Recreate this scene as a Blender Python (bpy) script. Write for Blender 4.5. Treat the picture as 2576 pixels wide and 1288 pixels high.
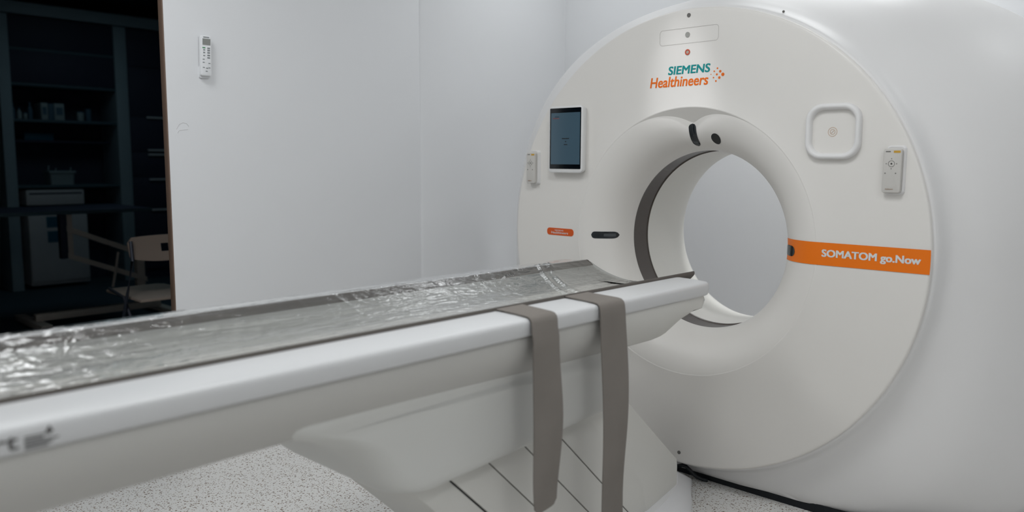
import bpy, bmesh, math, random
from mathutils import Vector, Matrix, noise
random.seed(7)
PI = math.pi
SC = bpy.context.scene
COL = SC.collection
for o in list(bpy.data.objects):
    bpy.data.objects.remove(o, do_unlink=True)

# ------------------------------------------------------------------ camera
yaw, pit, rol = 0.7511, 0.1168, 0.0051
fw = Vector((-math.sin(yaw)*math.cos(pit), math.cos(yaw)*math.cos(pit), -math.sin(pit)))
rt = Vector((math.cos(yaw), math.sin(yaw), 0))
up = rt.cross(fw)
r2 = rt*math.cos(rol) + up*math.sin(rol)
u2 = -rt*math.sin(rol) + up*math.cos(rol)
cd = bpy.data.cameras.new('camera')
cam = bpy.data.objects.new('camera', cd)
COL.objects.link(cam)
M = Matrix((r2, u2, -fw)).transposed().to_4x4()
M.translation = Vector((1.5996, -2.6708, 1.253))
cam.matrix_world = M
cd.sensor_fit = 'HORIZONTAL'
cd.sensor_width = 36.0
cd.lens = 2024.8/2576*36
cd.clip_start = 0.05
cd.dof.use_dof = True
cd.dof.focus_distance = 2.95
cd.dof.aperture_fstop = 1.8
SC.camera = cam

# ------------------------------------------------------------------ world, light, exposure
w = bpy.data.worlds.new('world')
SC.world = w
w.use_nodes = True
w.node_tree.nodes['Background'].inputs[0].default_value = (0.05, 0.07, 0.09, 1)
w.node_tree.nodes['Background'].inputs[1].default_value = 0.2
SC.view_settings.view_transform = 'Standard'
SC.view_settings.look = 'None'
SC.view_settings.gamma = 1.0
SC.view_settings.use_curve_mapping = False
SC.view_settings.exposure = -0.42

CEIL = 2.75
SPOT = Vector((-0.10, -0.62, CEIL-.10))
AIM = Vector((-0.03, 0, 1.50))
sd = bpy.data.lights.new('added_logo_spot', 'SPOT')  # added spot, makes the bright glow around the brand lettering
sd.energy = 36.0
sd.spot_size = math.radians(17)
sd.spot_blend = 1.0
sd.shadow_soft_size = 0.03
sd.color = (0.95, 0.96, 1.0)
so = bpy.data.objects.new('added_logo_spot', sd)
COL.objects.link(so)
so.location = SPOT
so.rotation_euler = (AIM-SPOT).to_track_quat('-Z', 'Y').to_euler()
LIGHTS = [(0.15, .955), (-0.5, -3.2), (2.4, -3.7), (-0.9, -2.0), (2.4, -2.0), (-1.05, .6), (1.7, .75), (0.6, -1.4)]
LPOWS = [9.5, 4, 6.5, 14, 11.5, 2.0, 3, 18]
LNAMES = ['square white ceiling light %s' % q for q in ('added behind the scanner to brighten the back wall', 'on the doorway side above the table foot', 'in the right front corner of the room', 'beside the doorway', 'at the middle of the right wall', 'in the back corner between left wall and scanner', 'in the right back corner behind the scanner', 'above the patient table')]
for (lx, ly), LPOW in zip(LIGHTS, LPOWS):
    ld = bpy.data.lights.new('ceiling_lamp', 'AREA')
    ld.shape = 'RECTANGLE'
    ld.size, ld.size_y = (0.56, 0.56) if ly < .9 else (0.9, 0.2)
    if ly > .9:
        ld.spread = math.radians(97)     # narrow downlight added to brighten the wall seen through the bore
    ld.energy = LPOW
    ld.color = (0.965, 0.985, 1.0)
    lo = bpy.data.objects.new('ceiling_lamp', ld)
    COL.objects.link(lo)
    lo.location = (lx, ly, CEIL-0.03)

# ------------------------------------------------------------------ helpers
def lin(c):
    c = c/255.0
    return c/12.92 if c <= 0.04045 else ((c+0.055)/1.055)**2.4
def rgb(r, g, b):
    return (lin(r), lin(g), lin(b), 1.0)

MATS = {}
def mat(name, col, rough=0.5, spec=0.5, metal=0.0, var=0.03, vscale=6.0, bump=0.0, bscale=200.0, coat=0.0, emit=None):
    m = bpy.data.materials.new(name)
    m.use_nodes = True
    nt = m.node_tree
    b = nt.nodes['Principled BSDF']
    b.inputs['Roughness'].default_value = rough
    b.inputs['Specular IOR Level'].default_value = spec
    b.inputs['Metallic'].default_value = metal
    b.inputs['Coat Weight'].default_value = coat
    tc = nt.nodes.new('ShaderNodeTexCoord')
    nz = nt.nodes.new('ShaderNodeTexNoise')
    nz.inputs['Scale'].default_value = vscale
    nz.inputs['Detail'].default_value = 3
    nt.links.new(tc.outputs['Object'], nz.inputs['Vector'])
    mx = nt.nodes.new('ShaderNodeMix')
    mx.data_type = 'RGBA'
    mx.inputs[6].default_value = tuple(c*(1-var) for c in col[:3]) + (1,)
    mx.inputs[7].default_value = tuple(min(1, c*(1+var)) for c in col[:3]) + (1,)
    nt.links.new(nz.outputs['Fac'], mx.inputs[0])
    nt.links.new(mx.outputs[2], b.inputs['Base Color'])
    if bump:
        n2 = nt.nodes.new('ShaderNodeTexNoise')
        n2.inputs['Scale'].default_value = bscale
        nt.links.new(tc.outputs['Object'], n2.inputs['Vector'])
        bp = nt.nodes.new('ShaderNodeBump')
        bp.inputs['Strength'].default_value = bump
        bp.inputs['Distance'].default_value = 0.002
        nt.links.new(n2.outputs['Fac'], bp.inputs['Height'])
        nt.links.new(bp.outputs[0], b.inputs['Normal'])
    if emit:
        b.inputs['Emission Color'].default_value = emit[0]
        b.inputs['Emission Strength'].default_value = emit[1]
    MATS[name] = m
    return m

def finish(name, me, m, parent=None, ang=35):
    o = bpy.data.objects.new(name, me)
    COL.objects.link(o)
    if m is not None:
        me.materials.append(m)
    if parent is not None:
        o.parent = parent
    if ang and len(me.polygons):
        me.polygons.foreach_set('use_smooth', [True]*len(me.polygons))
        me.set_sharp_from_angle(angle=math.radians(ang))
    return o

def obj(name, bm, m, parent=None, ang=35, recalc=True):
    if recalc:
        bmesh.ops.recalc_face_normals(bm, faces=bm.faces)
    me = bpy.data.meshes.new(name)
    bm.to_mesh(me)
    bm.free()
    return finish(name, me, m, parent, ang)

def box(bm, x0, x1, y0, y1, z0, z1, bev=0.0, seg=2):
    r = bmesh.ops.create_cube(bm, size=1.0)
    vs = r['verts']
    for v in vs:
        v.co = Vector((x0 + (v.co.x+.5)*(x1-x0), y0 + (v.co.y+.5)*(y1-y0), z0 + (v.co.z+.5)*(z1-z0)))
    if bev > 0:
        es = list({e for v in vs for e in v.link_edges})
        bmesh.ops.bevel(bm, geom=es, offset=bev, segments=seg, profile=0.5, affect='EDGES')
def bx(name, dims, m, parent=None, bev=0.0, seg=2):
    bm = bmesh.new()
    box(bm, *dims, bev=bev, seg=seg)
    return obj(name, bm, m, parent)

def loft(bm, loops, close=True, cap0=True, cap1=True):
    """loops: list of equal-length lists of points"""
    V = [[bm.verts.new(p) for p in L] for L in loops]
    n = len(loops[0])
    for a, b in zip(V[:-1], V[1:]):
        for i in range(n if close else n-1):
            j = (i+1) % n
            try:
                bm.faces.new((a[i], a[j], b[j], b[i]))
            except ValueError:
                pass
    if cap0:
        bm.faces.new(V[0][::-1])
    if cap1:
        bm.faces.new(V[-1])
    return V

def tube(bm, pts, r, n=10, r_end=None):
    pts = [Vector(p) for p in pts]
    loops = []
    for i, p in enumerate(pts):
        a = pts[max(i-1, 0)]
        b = pts[min(i+1, len(pts)-1)]
        d = (b-a).normalized()
        ref = Vector((0, 0, 1)) if abs(d.z) < 0.9 else Vector((1, 0, 0))
        u = d.cross(ref).normalized()
        v = d.cross(u)
        rr = r if r_end is None else r + (r_end-r)*i/(len(pts)-1)
        loops.append([p + (u*math.cos(2*PI*k/n) + v*math.sin(2*PI*k/n))*rr for k in range(n)])
    loft(bm, loops)

def prism(bm, poly, axis, a0, a1, bev=0.0):
    """extrude a 2D polygon along an axis: axis 'x' -> poly is (y,z); 'y' -> (x,z); 'z' -> (x,y)"""
    def P(q, a):
        return {'x': (a, q[0], q[1]), 'y': (q[0], a, q[1]), 'z': (q[0], q[1], a)}[axis]
    nb = len(bm.verts)
    V = loft(bm, [[P(q, a0) for q in poly], [P(q, a1) for q in poly]])
    if bev:
        vs = [v for L in V for v in L]
        es = list({e for v in vs for e in v.link_edges})
        bmesh.ops.recalc_face_normals(bm, faces=list({f for v in vs for f in v.link_faces}))
        bmesh.ops.bevel(bm, geom=es, offset=bev, segments=2, profile=0.5, affect='EDGES')

def rrect(x0, x1, z0, z1, r, n=6):
    out = []
    for cx, cz, a0 in ((x1-r, z1-r, 0), (x0+r, z1-r, PI/2), (x0+r, z0+r, PI), (x1-r, z0+r, 1.5*PI)):
        for k in range(n+1):
            a = a0 + PI/2*k/n
            out.append((cx + r*math.cos(a), cz + r*math.sin(a)))
    return out

def tag(o, label=None, cat=None, group=None, kind=None):
    if label: o['label'] = label
    if cat: o['category'] = cat
    if group: o['group'] = group
    if kind: o['kind'] = kind
    return o
def thing(name, label, cat, loc=(0, 0, 0), group=None):
    o = bpy.data.objects.new(name, None)
    o.empty_display_size = 0.1
    COL.objects.link(o)
    o.location = loc
    return tag(o, label, cat, group)
def rebase(root):
    """children were built in world coordinates: keep them there under a moved root"""
    bpy.context.view_layer.update()
    for c in root.children:
        c.matrix_parent_inverse = Matrix.Translation(-root.location)

def text_pts(s, bold=0.0):
    cu = bpy.data.curves.new('txt', 'FONT')
    cu.body = s
    cu.offset = bold
    cu.resolution_u = 4
    o = bpy.data.objects.new('txt', cu)
    COL.objects.link(o)
    bpy.context.view_layer.update()
    dg = bpy.context.evaluated_depsgraph_get()
    me = bpy.data.meshes.new_from_object(o.evaluated_get(dg))
    bpy.data.objects.remove(o)
    return me
def text(name, s, m, parent, fn, x0, x1, z0, z1, bold=0.0, thick=0.0006):
    """lay lettering over the rectangle x0..x1, z0..z1; fn(u, v, h) gives the point at height h above the surface"""
    me = text_pts(s)
    xs = [v.co.x for v in me.vertices]
    ys = [v.co.y for v in me.vertices]
    ax, bx_, ay, by = min(xs), max(xs), min(ys), max(ys)
    bm = bmesh.new()
    bm.from_mesh(me)
    bpy.data.meshes.remove(me)
    if bold:
        g0 = bm.verts[:] + bm.edges[:] + bm.faces[:]
        for i_, (dx, dy) in enumerate(((bold, 0), (0, bold*.6), (bold, bold*.6))):
            d = bmesh.ops.duplicate(bm, geom=g0)
            bmesh.ops.translate(bm, verts=[v for v in d['geom'] if isinstance(v, bmesh.types.BMVert)], vec=(dx, dy, .25*(i_+1)))
        bx_ += bold
        by += bold*.6
    r = bmesh.ops.extrude_face_region(bm, geom=bm.faces[:])
    top = {v for v in r['geom'] if isinstance(v, bmesh.types.BMVert)}
    for v in bm.verts:
        u = x0 + (v.co.x-ax)/(bx_-ax)*(x1-x0)
        q = z0 + (v.co.y-ay)/(by-ay)*(z1-z0)
        v.co = Vector(fn(u, q, thick*(1+v.co.z) if v in top else 0.0))
    return obj(name, bm, m, parent, ang=0)

# ------------------------------------------------------------------ materials
M_wall = mat('wall_paint', (0.80, 0.808, 0.82, 1), 0.55, 0.3, var=0.012, vscale=2, bump=0.05, bscale=350)
M_ceil = mat('ceiling_paint', (0.80, 0.81, 0.82, 1), 0.7, 0.2, var=0.01)
M_white = mat('scanner_white', (0.815, 0.79, 0.75, 1), 0.38, 0.45, var=0.008, vscale=1.5)
M_body = mat('housing_white', (0.82, 0.81, 0.80, 1), 0.42, 0.4, var=0.008, vscale=1.5)
M_tunnel = mat('tunnel_white', (0.80, 0.785, 0.74, 1), 0.4, 0.4, var=0.008)
M_rail = mat('rail_white', (0.665, 0.668, 0.670, 1), 0.35, 0.45, var=0.008)
M_cover = mat('table_cover_grey', (0.56, 0.55, 0.52, 1), 0.45, 0.4, var=0.01, vscale=3)
M_pcover = mat('pedestal_cover_grey', (0.68, 0.68, 0.65, 1), 0.45, 0.4, var=0.01, vscale=3)
M_panel = mat('pedestal_grey', (0.70, 0.69, 0.65, 1), 0.45, 0.4, var=0.01, vscale=3)
M_dark = mat('dark_gap', rgb(26, 30, 34), 0.6, 0.3)
M_black = mat('black_plastic', rgb(14, 18, 20), 0.35, 0.5)
M_ring = mat('scan_window_film', rgb(80, 72, 66), 0.25, 0.5, var=0.02)
M_orange = mat('orange_vinyl', rgb(246, 122, 10), 0.4, 0.4, var=0.02)
M_teal = mat('teal_print', rgb(12, 140, 140), 0.4, 0.4, var=0.02)
M_oprint = mat('orange_print', rgb(236, 112, 20), 0.4, 0.4, var=0.02)
M_wprint = mat('white_print', rgb(225, 228, 228), 0.4, 0.4, var=0.02)
M_gprint = mat('grey_print', rgb(110, 108, 104), 0.5, 0.4, var=0.05)
M_yellow = mat('yellow_print', rgb(205, 160, 60), 0.5, 0.4, var=0.05)
M_lens = mat('laser_window', rgb(20, 26, 30), 0.12, 0.6, var=0.1)
M_lensband = mat('laser_window_pane', rgb(70, 74, 76), 0.25, 0.5, var=0.1)
M_ctrl = mat('controller_shell', (0.60, 0.58, 0.545, 1), 0.4, 0.4, var=0.01)
M_tabw = mat('tablet_white', (0.80, 0.80, 0.79, 1), 0.3, 0.5, var=0.01)
M_screen = mat('screen_black', rgb(6, 12, 18), 0.1, 0.6, var=0.02)
M_disp = mat('screen_lit', rgb(40, 56, 66), 0.12, 0.5, var=0.03, emit=(rgb(70, 92, 106), 0.55))
M_red = mat('red_ring', rgb(192, 84, 60), 0.45, 0.4)
M_matt = mat('mattress_grey', (0.40, 0.40, 0.38, 1), 0.6, 0.3, var=0.03, vscale=20, bump=0.2, bscale=500)
M_edge = mat('edge_dark', rgb(98, 93, 88), 0.6, 0.3)
M_foot = mat('foot_white', (0.86, 0.86, 0.87, 1), 0.45, 0.4, var=0.008)
M_strap = mat('strap_grey', rgb(131, 125, 119), 0.85, 0.15, var=0.07, vscale=14, bump=0.5, bscale=700)
M_jamb = mat('door_jamb_brown', rgb(116, 96, 83), 0.5, 0.4, var=0.12, vscale=12)
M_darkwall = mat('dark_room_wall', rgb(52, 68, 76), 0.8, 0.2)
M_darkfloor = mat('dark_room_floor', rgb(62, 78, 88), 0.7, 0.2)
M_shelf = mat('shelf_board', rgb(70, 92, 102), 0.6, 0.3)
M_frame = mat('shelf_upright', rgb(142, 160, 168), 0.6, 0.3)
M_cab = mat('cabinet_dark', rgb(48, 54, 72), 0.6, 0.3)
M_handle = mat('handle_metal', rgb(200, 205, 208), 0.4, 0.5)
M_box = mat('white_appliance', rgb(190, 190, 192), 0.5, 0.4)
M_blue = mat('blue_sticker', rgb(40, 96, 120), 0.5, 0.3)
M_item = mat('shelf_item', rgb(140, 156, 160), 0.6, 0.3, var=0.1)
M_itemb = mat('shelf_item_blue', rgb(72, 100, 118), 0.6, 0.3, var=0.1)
M_lift = mat('lift_table_frame', rgb(205, 196, 186), 0.5, 0.4)
M_chairback = mat('chair_plastic', rgb(214, 194, 178), 0.5, 0.4)
M_chairleg = mat('chair_steel', rgb(96, 100, 112), 0.4, 0.5, metal=0.4)
M_acw = mat('remote_white', (0.80, 0.81, 0.82, 1), 0.4, 0.4, var=0.01)
M_lcd = mat('remote_lcd', rgb(140, 142, 138), 0.3, 0.5)
M_key = mat('remote_key', rgb(140, 144, 146), 0.5, 0.3)
M_green = mat('remote_green', rgb(60, 140, 90), 0.5, 0.3)
M_lamp = mat('lamp_diffuser', (0.9, 0.9, 0.9, 1), 0.5, 0.3, emit=((0.94, 0.98, 1, 1), 3.0))
M_lampf = mat('lamp_frame', (0.8, 0.8, 0.8, 1), 0.5, 0.3)
M_cable = mat('cable_rubber', rgb(16, 22, 26), 0.5, 0.4)

# terrazzo vinyl floor
M_floor = bpy.data.materials.new('terrazzo_floor')
M_floor.use_nodes = True
nt = M_floor.node_tree
b = nt.nodes['Principled BSDF']
b.inputs['Roughness'].default_value = 0.45
b.inputs['Specular IOR Level'].default_value = 0.35
tc = nt.nodes.new('ShaderNodeTexCoord')
last = None
base = (0.80, 0.79, 0.765, 1)
specks = [(95, 0.20, (0.23, 0.18, 0.14, 1), 0.0), (150, 0.22, (0.33, 0.26, 0.20, 1), 3.7), (120, 0.17, (0.80, 0.80, 0.80, 1), 9.1)]
for sc, th, colr, off in specks:
    mp = nt.nodes.new('ShaderNodeMapping')
    mp.inputs['Location'].default_value = (off, off*0.7, off*0.3)
    nt.links.new(tc.outputs['Object'], mp.inputs[0])
    vo = nt.nodes.new('ShaderNodeTexVoronoi')
    vo.inputs['Scale'].default_value = sc
    nt.links.new(mp.outputs[0], vo.inputs['Vector'])
    # random per-cell radius so that the chips differ
    sp = nt.nodes.new('ShaderNodeSeparateColor')
    nt.links.new(vo.outputs['Color'], sp.inputs[0])
    mu = nt.nodes.new('ShaderNodeMath'); mu.operation = 'MULTIPLY'
    mu.inputs[1].default_value = th*2
    nt.links.new(sp.outputs[0], mu.inputs[0])
    ls = nt.nodes.new('ShaderNodeMath'); ls.operation = 'LESS_THAN'
    nt.links.new(vo.outputs['Distance'], ls.inputs[0])
    nt.links.new(mu.outputs[0], ls.inputs[1])
    mx = nt.nodes.new('ShaderNodeMix'); mx.data_type = 'RGBA'
    nt.links.new(ls.outputs[0], mx.inputs[0])
    if last is None:
        mx.inputs[6].default_value = base
    else:
        nt.links.new(last, mx.inputs[6])
    mx.inputs[7].default_value = colr
    last = mx.outputs[2]
nt.links.new(last, b.inputs['Base Color'])

# clear plastic film
M_film = bpy.data.materials.new('clear_film')
M_film.use_nodes = True
nt = M_film.node_tree
nt.nodes.remove(nt.nodes['Principled BSDF'])
out = nt.nodes['Material Output']
tr = nt.nodes.new('ShaderNodeBsdfTransparent')
tr.inputs[0].default_value = (0.97, 0.975, 0.97, 1)
gl = nt.nodes.new('ShaderNodeBsdfGlossy')
gl.inputs['Roughness'].default_value = 0.15
gl.inputs['Color'].default_value = (1, 1, 1, 1)
fr = nt.nodes.new('ShaderNodeFresnel')
fr.inputs[0].default_value = 1.5
ma = nt.nodes.new('ShaderNodeMath'); ma.operation = 'MULTIPLY_ADD'
ma.inputs[1].default_value = 1.5
ma.inputs[2].default_value = 0.03
nt.links.new(fr.outputs[0], ma.inputs[0])
tcn = nt.nodes.new('ShaderNodeTexCoord')
mpn = nt.nodes.new('ShaderNodeMapping')
mpn.inputs['Scale'].default_value = (1.6, 0.7, 1)
nt.links.new(tcn.outputs['Object'], mpn.inputs[0])
nzn = nt.nodes.new('ShaderNodeTexNoise')
nzn.inputs['Scale'].default_value = 22
nzn.inputs['Detail'].default_value = 5
nzn.inputs['Distortion'].default_value = 1.2
nt.links.new(mpn.outputs[0], nzn.inputs['Vector'])
bpn = nt.nodes.new('ShaderNodeBump')
bpn.inputs['Strength'].default_value = 0.5
bpn.inputs['Distance'].default_value = 0.01
nt.links.new(nzn.outputs['Fac'], bpn.inputs['Height'])
nt.links.new(bpn.outputs[0], gl.inputs['Normal'])
mxs = nt.nodes.new('ShaderNodeMixShader')
nt.links.new(ma.outputs[0], mxs.inputs[0])
nt.links.new(tr.outputs[0], mxs.inputs[1])
nt.links.new(gl.outputs[0], mxs.inputs[2])
nt.links.new(mxs.outputs[0], out.inputs['Surface'])

# ------------------------------------------------------------------ the room
XW, YB, XR, YF = -1.6, 1.21, 3.3, -4.6
WT = 0.034
D0, D1, DH = -2.30, -1.245, 2.12          # door opening in the left wall
S = lambda o: tag(o, kind='structure')
S(bx('floor', (XW-WT, XR, YF, YB, -0.1, 0.0), M_floor))
S(bx('ceiling', (XW-WT, XR+.1, YF-.1, YB+.1, CEIL, CEIL+0.1), M_ceil))
bm = bmesh.new()
box(bm, XW-WT, XW, D1, YB+.1, 0, CEIL)
box(bm, XW-WT, XW, YF-.1, D0, 0, CEIL)
box(bm, XW-WT, XW, D0, D1, DH, CEIL)
wl = S(obj('wall_left', bm, M_wall))
S(bx('wall_back', (XW, XR, YB, YB+.1, 0, CEIL), M_wall))
S(bx('wall_right', (XR, XR+.1, YF-.1, YB+.1, 0, CEIL), M_wall))
S(bx('wall_front', (XW, XR, YF-.1, YF, 0, CEIL), M_wall))
# brown jamb board lining the doorway
bm = bmesh.new()
box(bm, XW-WT-.001, XW+.001, D1-.004, D1+.0005, 0, DH, .0008)
box(bm, XW-WT-.001, XW+.001, D0-.0005, D0+.004, 0, DH, .0008)
box(bm, XW-WT-.001, XW+.001, D0, D1, DH-.004, DH+.0005, .0008)
S(obj('trim_1', bm, M_jamb))
# second wall board, a finger's breadth proud of the first
bm = bmesh.new()
prism(bm, [(XW, .060), (XW+.0015, .060), (XW+.010, .074), (XW+.010, YB), (XW, YB)], 'z', 0, CEIL)
S(obj('trim_2', bm, M_wall))
# scuff on the wall beside the doorway
bm = bmesh.new()
for pts in (((-1.2124, 1.3746), (-1.200, 1.395), (-1.1837, 1.4023), (-1.168, 1.398), (-1.1597, 1.3874)),
            ((-1.2066, 1.3591), (-1.203, 1.367), (-1.198, 1.3719)), ((-1.198, 1.3719), (-1.18, 1.3735), (-1.1636, 1.3746))):
    tube(bm, [(XW+.0003, y, z) for y, z in pts], .0011, 5)
o = obj('scuff_mark', bm, mat('scuff_grey', (0.72, 0.72, 0.725, 1), 0.7), wl)

# ceiling lights (out of the frame, but they light the room)
for i, (lx, ly) in enumerate(LIGHTS):
    fx, fy = (1.6, .42) if ly > .9 else (1, 1)
    t = thing('ceiling_light', LNAMES[i], 'light', (lx, ly, CEIL), 'ceiling lights')
    bm = bmesh.new()
    for d in ((-.32, .32, -.32, -.285), (-.32, .32, .285, .32), (-.32, -.285, -.285, .285), (.285, .32, -.285, .285)):
        box(bm, d[0]*fx, d[1]*fx, d[2]*fy, d[3]*fy, -.025, 0)
    obj('frame', bm, M_lampf, t)
    bx('diffuser', (-.285*fx, .285*fx, -.285*fy, .285*fy, -.015, -.002), M_lamp, t)

t = thing('added_spotlight', 'small white spotlight added to make the glow around the scanner lettering', 'light', (SPOT.x, SPOT.y, CEIL))  # unseen fixture added to go with the glow spot
d_ = (AIM-SPOT).normalized()
bm = bmesh.new()
tube(bm, [(0, 0, 0), (0, 0, -.06)], .012, 10)
obj('stem', bm, M_lampf, t)
bm = bmesh.new()
a_ = Vector((0, 0, -.10))
u_ = d_.cross(Vector((0, 0, 1))).normalized(); v_ = d_.cross(u_)
cir = lambda r, q: [a_ + d_*q + (u_*math.cos(2*PI*k/20)+v_*math.sin(2*PI*k/20))*r for k in range(20)]
loft(bm, [cir(.036, -.07), cir(.044, -.06), cir(.046, .03), cir(.041, .03), cir(.040, -.04)])
obj('lamp_head', bm, M_lampf, t)

# ------------------------------------------------------------------ CT scanner
ZI = 0.95                                    # isocentre height
RF, RL = 0.866, 0.506                        # front disc radius, bore lip radius
def kfac(th):
    d = math.atan2(math.sin(th-PI/2), math.cos(th-PI/2))
    q = math.degrees(math.sqrt(d*d+.0004))
    return round(max(0.0, (math.exp((1.15-q)/10.5)-.065)/.935), 3)
NF, NB = 5, 44
PROF = {}
def funnel_profile(k):
    """(r, y) from lip to throat; k is how far the chamfer over the bore has opened (0 elsewhere)"""
    if k not in PROF:
        ro, yo = RL-.054*k, .041*k
        pts = [(RL+(ro-RL)*i/NF, yo*i/NF) for i in range(NF)] if k > 0 else [(RL-.0002*i, 0) for i in range(NF)]
        if k == 0: ro = RL-.001
        P = ((ro, yo), (ro-.052, yo+.001), (.352, .046+.018*k), (.35, .176))
        for i in range(NB+1):
            t = i/NB
            c = ((1-t)**3, 3*t*(1-t)**2, 3*t*t*(1-t), t**3)
            pts.append((sum(q*p[0] for q, p in zip(c, P)), sum(q*p[1] for q, p in zip(c, P))))
        PROF[k] = pts
    return PROF[k]
def ysurf(X, Z):
    dz = Z-ZI
    r = math.hypot(X, dz)
    if r >= RL: return 0.0
    if r <= .3502: return .176
    pr = funnel_profile(kfac(math.atan2(dz, X)))
    for a_, b_ in zip(pr[:-1], pr[1:]):
        if b_[0] <= r:
            t = (a_[0]-r)/max(1e-9, a_[0]-b_[0])
            return a_[1] + t*(b_[1]-a_[1])
    return .176

ct = thing('ct_scanner', 'large white ring-shaped CT scanner gantry with an orange band, beside the back wall', 'CT scanner', (0, .4, 0))
NS = 224
def ring(r, y):
    return [(r*math.cos(2*PI*k/NS), y, ZI + r*math.sin(2*PI*k/NS)) for k in range(NS)]
# front disc
bm = bmesh.new()
prof = [(RL, .0), (RL+.0012, -.0008), (RL+.0035, -.0011), (RL+.006, -.0008), (RL+.009, 0), (.60, 0), (.75, 0), (.853, 0), (.859, .0006), (.8635, .0022), (.866, .006), (.866, .024)]
loft(bm, [ring(r, y) for r, y in prof], cap0=False, cap1=False)
obj('front_cover', bm, M_white, ct, ang=50)
# housing behind the disc
ZB = .028
def sring(ax, at, ab, n, nb, y):
    L = []
    for k in range(NS):
        th = 2*PI*k/NS
        c, s = math.cos(th), math.sin(th)
        e = n if s >= 0 else nb
        x = ax*math.copysign(abs(c)**(2/e), c)
        z = (at if s >= 0 else ab)*math.copysign(abs(s)**(2/e), s)
        L.append((x, y, max(ZB, ZI+z)))
    return L
hl = [sring(.856, .856, .856, 2, 2, .022), sring(.868, .868, .868, 2, 2, .0195), sring(.8745, .8745, .8745, 2, 2, .024),
      sring(.879, .879, .879, 2, 2, .034), sring(.884, .884, .884, 2, 2, .050), sring(.889, .889, .894, 2, 2.1, .066),
      sring(.896, .896, .91, 2, 2.4, .080), sring(.908, .901, .93, 2, 2.8, .091), sring(.926, .905, .955, 2, 3.2, .103), sring(.955, .910, .98, 2.0, 3.5, .119),
      sring(.995, .920, 1.0, 2.03, 3.8, .148), sring(1.04, .935, 1.02, 2.08, 4, .190), sring(1.085, .951, 1.04, 2.2, 4.2, .245),
      sring(1.125, .965, 1.05, 2.35, 4.5, .30), sring(1.165, .975, 1.06, 2.5, 5, .37), sring(1.20, .984, 1.06, 2.72, 5, .46),
      sring(1.22, .988, 1.06, 2.95, 5, .55), sring(1.22, .986, 1.05, 3.0, 5, .61), sring(1.19, .96, 1.02, 2.9, 5, .65), sring(1.12, .90, .98, 2.7, 5, .662),
      ring(.62, .668), ring(.43, .662)]
bm = bmesh.new()
loft(bm, hl, cap0=False, cap1=False)
obj('housing', bm, M_body, ct, ang=60)
# bore funnel
bm = bmesh.new()
profs = [funnel_profile(kfac(2*PI*k/NS)) for k in range(NS)]
fl = [[(profs[k][i][0]*math.cos(2*PI*k/NS), profs[k][i][1], ZI + profs[k][i][0]*math.sin(2*PI*k/NS)) for k in range(NS)] for i in range(NF+NB+1)]
loft(bm, fl, cap0=False, cap1=False)
obj('bore_funnel', bm, M_white, ct, ang=22)
bm = bmesh.new()
loft(bm, [ring(.35, .176), ring(.3535, .178), ring(.3535, .281), ring(.35, .283)], cap0=False, cap1=False)
tag(obj('scan_window', bm, M_ring, ct, ang=30), 'dark grey-brown scan window ring inside the bore')
bm = bmesh.new()
loft(bm, [ring(.35, .283), ring(.35, .45), ring(.3515, .50), ring(.356, .545), ring(.363, .585), ring(.373, .615), ring(.39, .642), ring(.43, .662)], cap0=False, cap1=False)
obj('bore_tunnel', bm, M_tunnel, ct, ang=60)
# recessed dark plinth
bm = bmesh.new()
prism(bm, [(-.98, .26), (-.90, .17), (-.80, .108), (.80, .108), (.90, .17), (.98, .26), (1.08, .38), (1.08, .58), (-1.08, .58), (-1.08, .38)], 'z', 0.0, .034)
tag(obj('base_plinth', bm, M_dark, ct), 'black recessed plinth under the white housing')

# orange band, follows the disc and wraps into the bore
def patch_grid(bm, us, vs, fn):
    V = [[bm.verts.new(fn(u, v)) for v in vs] for u in us]
    for i in range(len(us)-1):
        for j in range(len(vs)-1):
            bm.faces.new((V[i][j], V[i+1][j], V[i+1][j+1], V[i][j+1]))
def onface(X, Z, h=0.0):
    e = .004
    y = ysurf(X, Z)
    gx = (ysurf(X+e, Z)-ysurf(X-e, Z))/(2*e)
    gz = (ysurf(X, Z+e)-ysurf(X, Z-e))/(2*e)
    n = Vector((gx, -1, gz)).normalized()
    return Vector((X, y, Z)) + n*h
bm = bmesh.new()
us = [.372+.0025*i for i in range(57)] + [.52, .55, .60, .65, .70, .75, .80, .84]
vs = [.9128 + (.9894-.9128)*j/12 for j in range(13)]
def bandpt(u, v):
    X = u
    if u >= .839:
        X = math.sqrt(.8655**2-(v-ZI)**2)
    return onface(X, v, .0017)
patch_grid(bm, us, vs, bandpt)
band = tag(obj('accent_band', bm, M_orange, ct, ang=60, recalc=True), 'orange accent band at bore height')
flatfn = lambda u, v, h: (u, -.0001-h, v)
text('lettering', 'SOMATOM go.Now', M_wprint, band, lambda u, v, h: (u, -.0018-h, v), .528, .838, .934, .9665, bold=.07)
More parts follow.
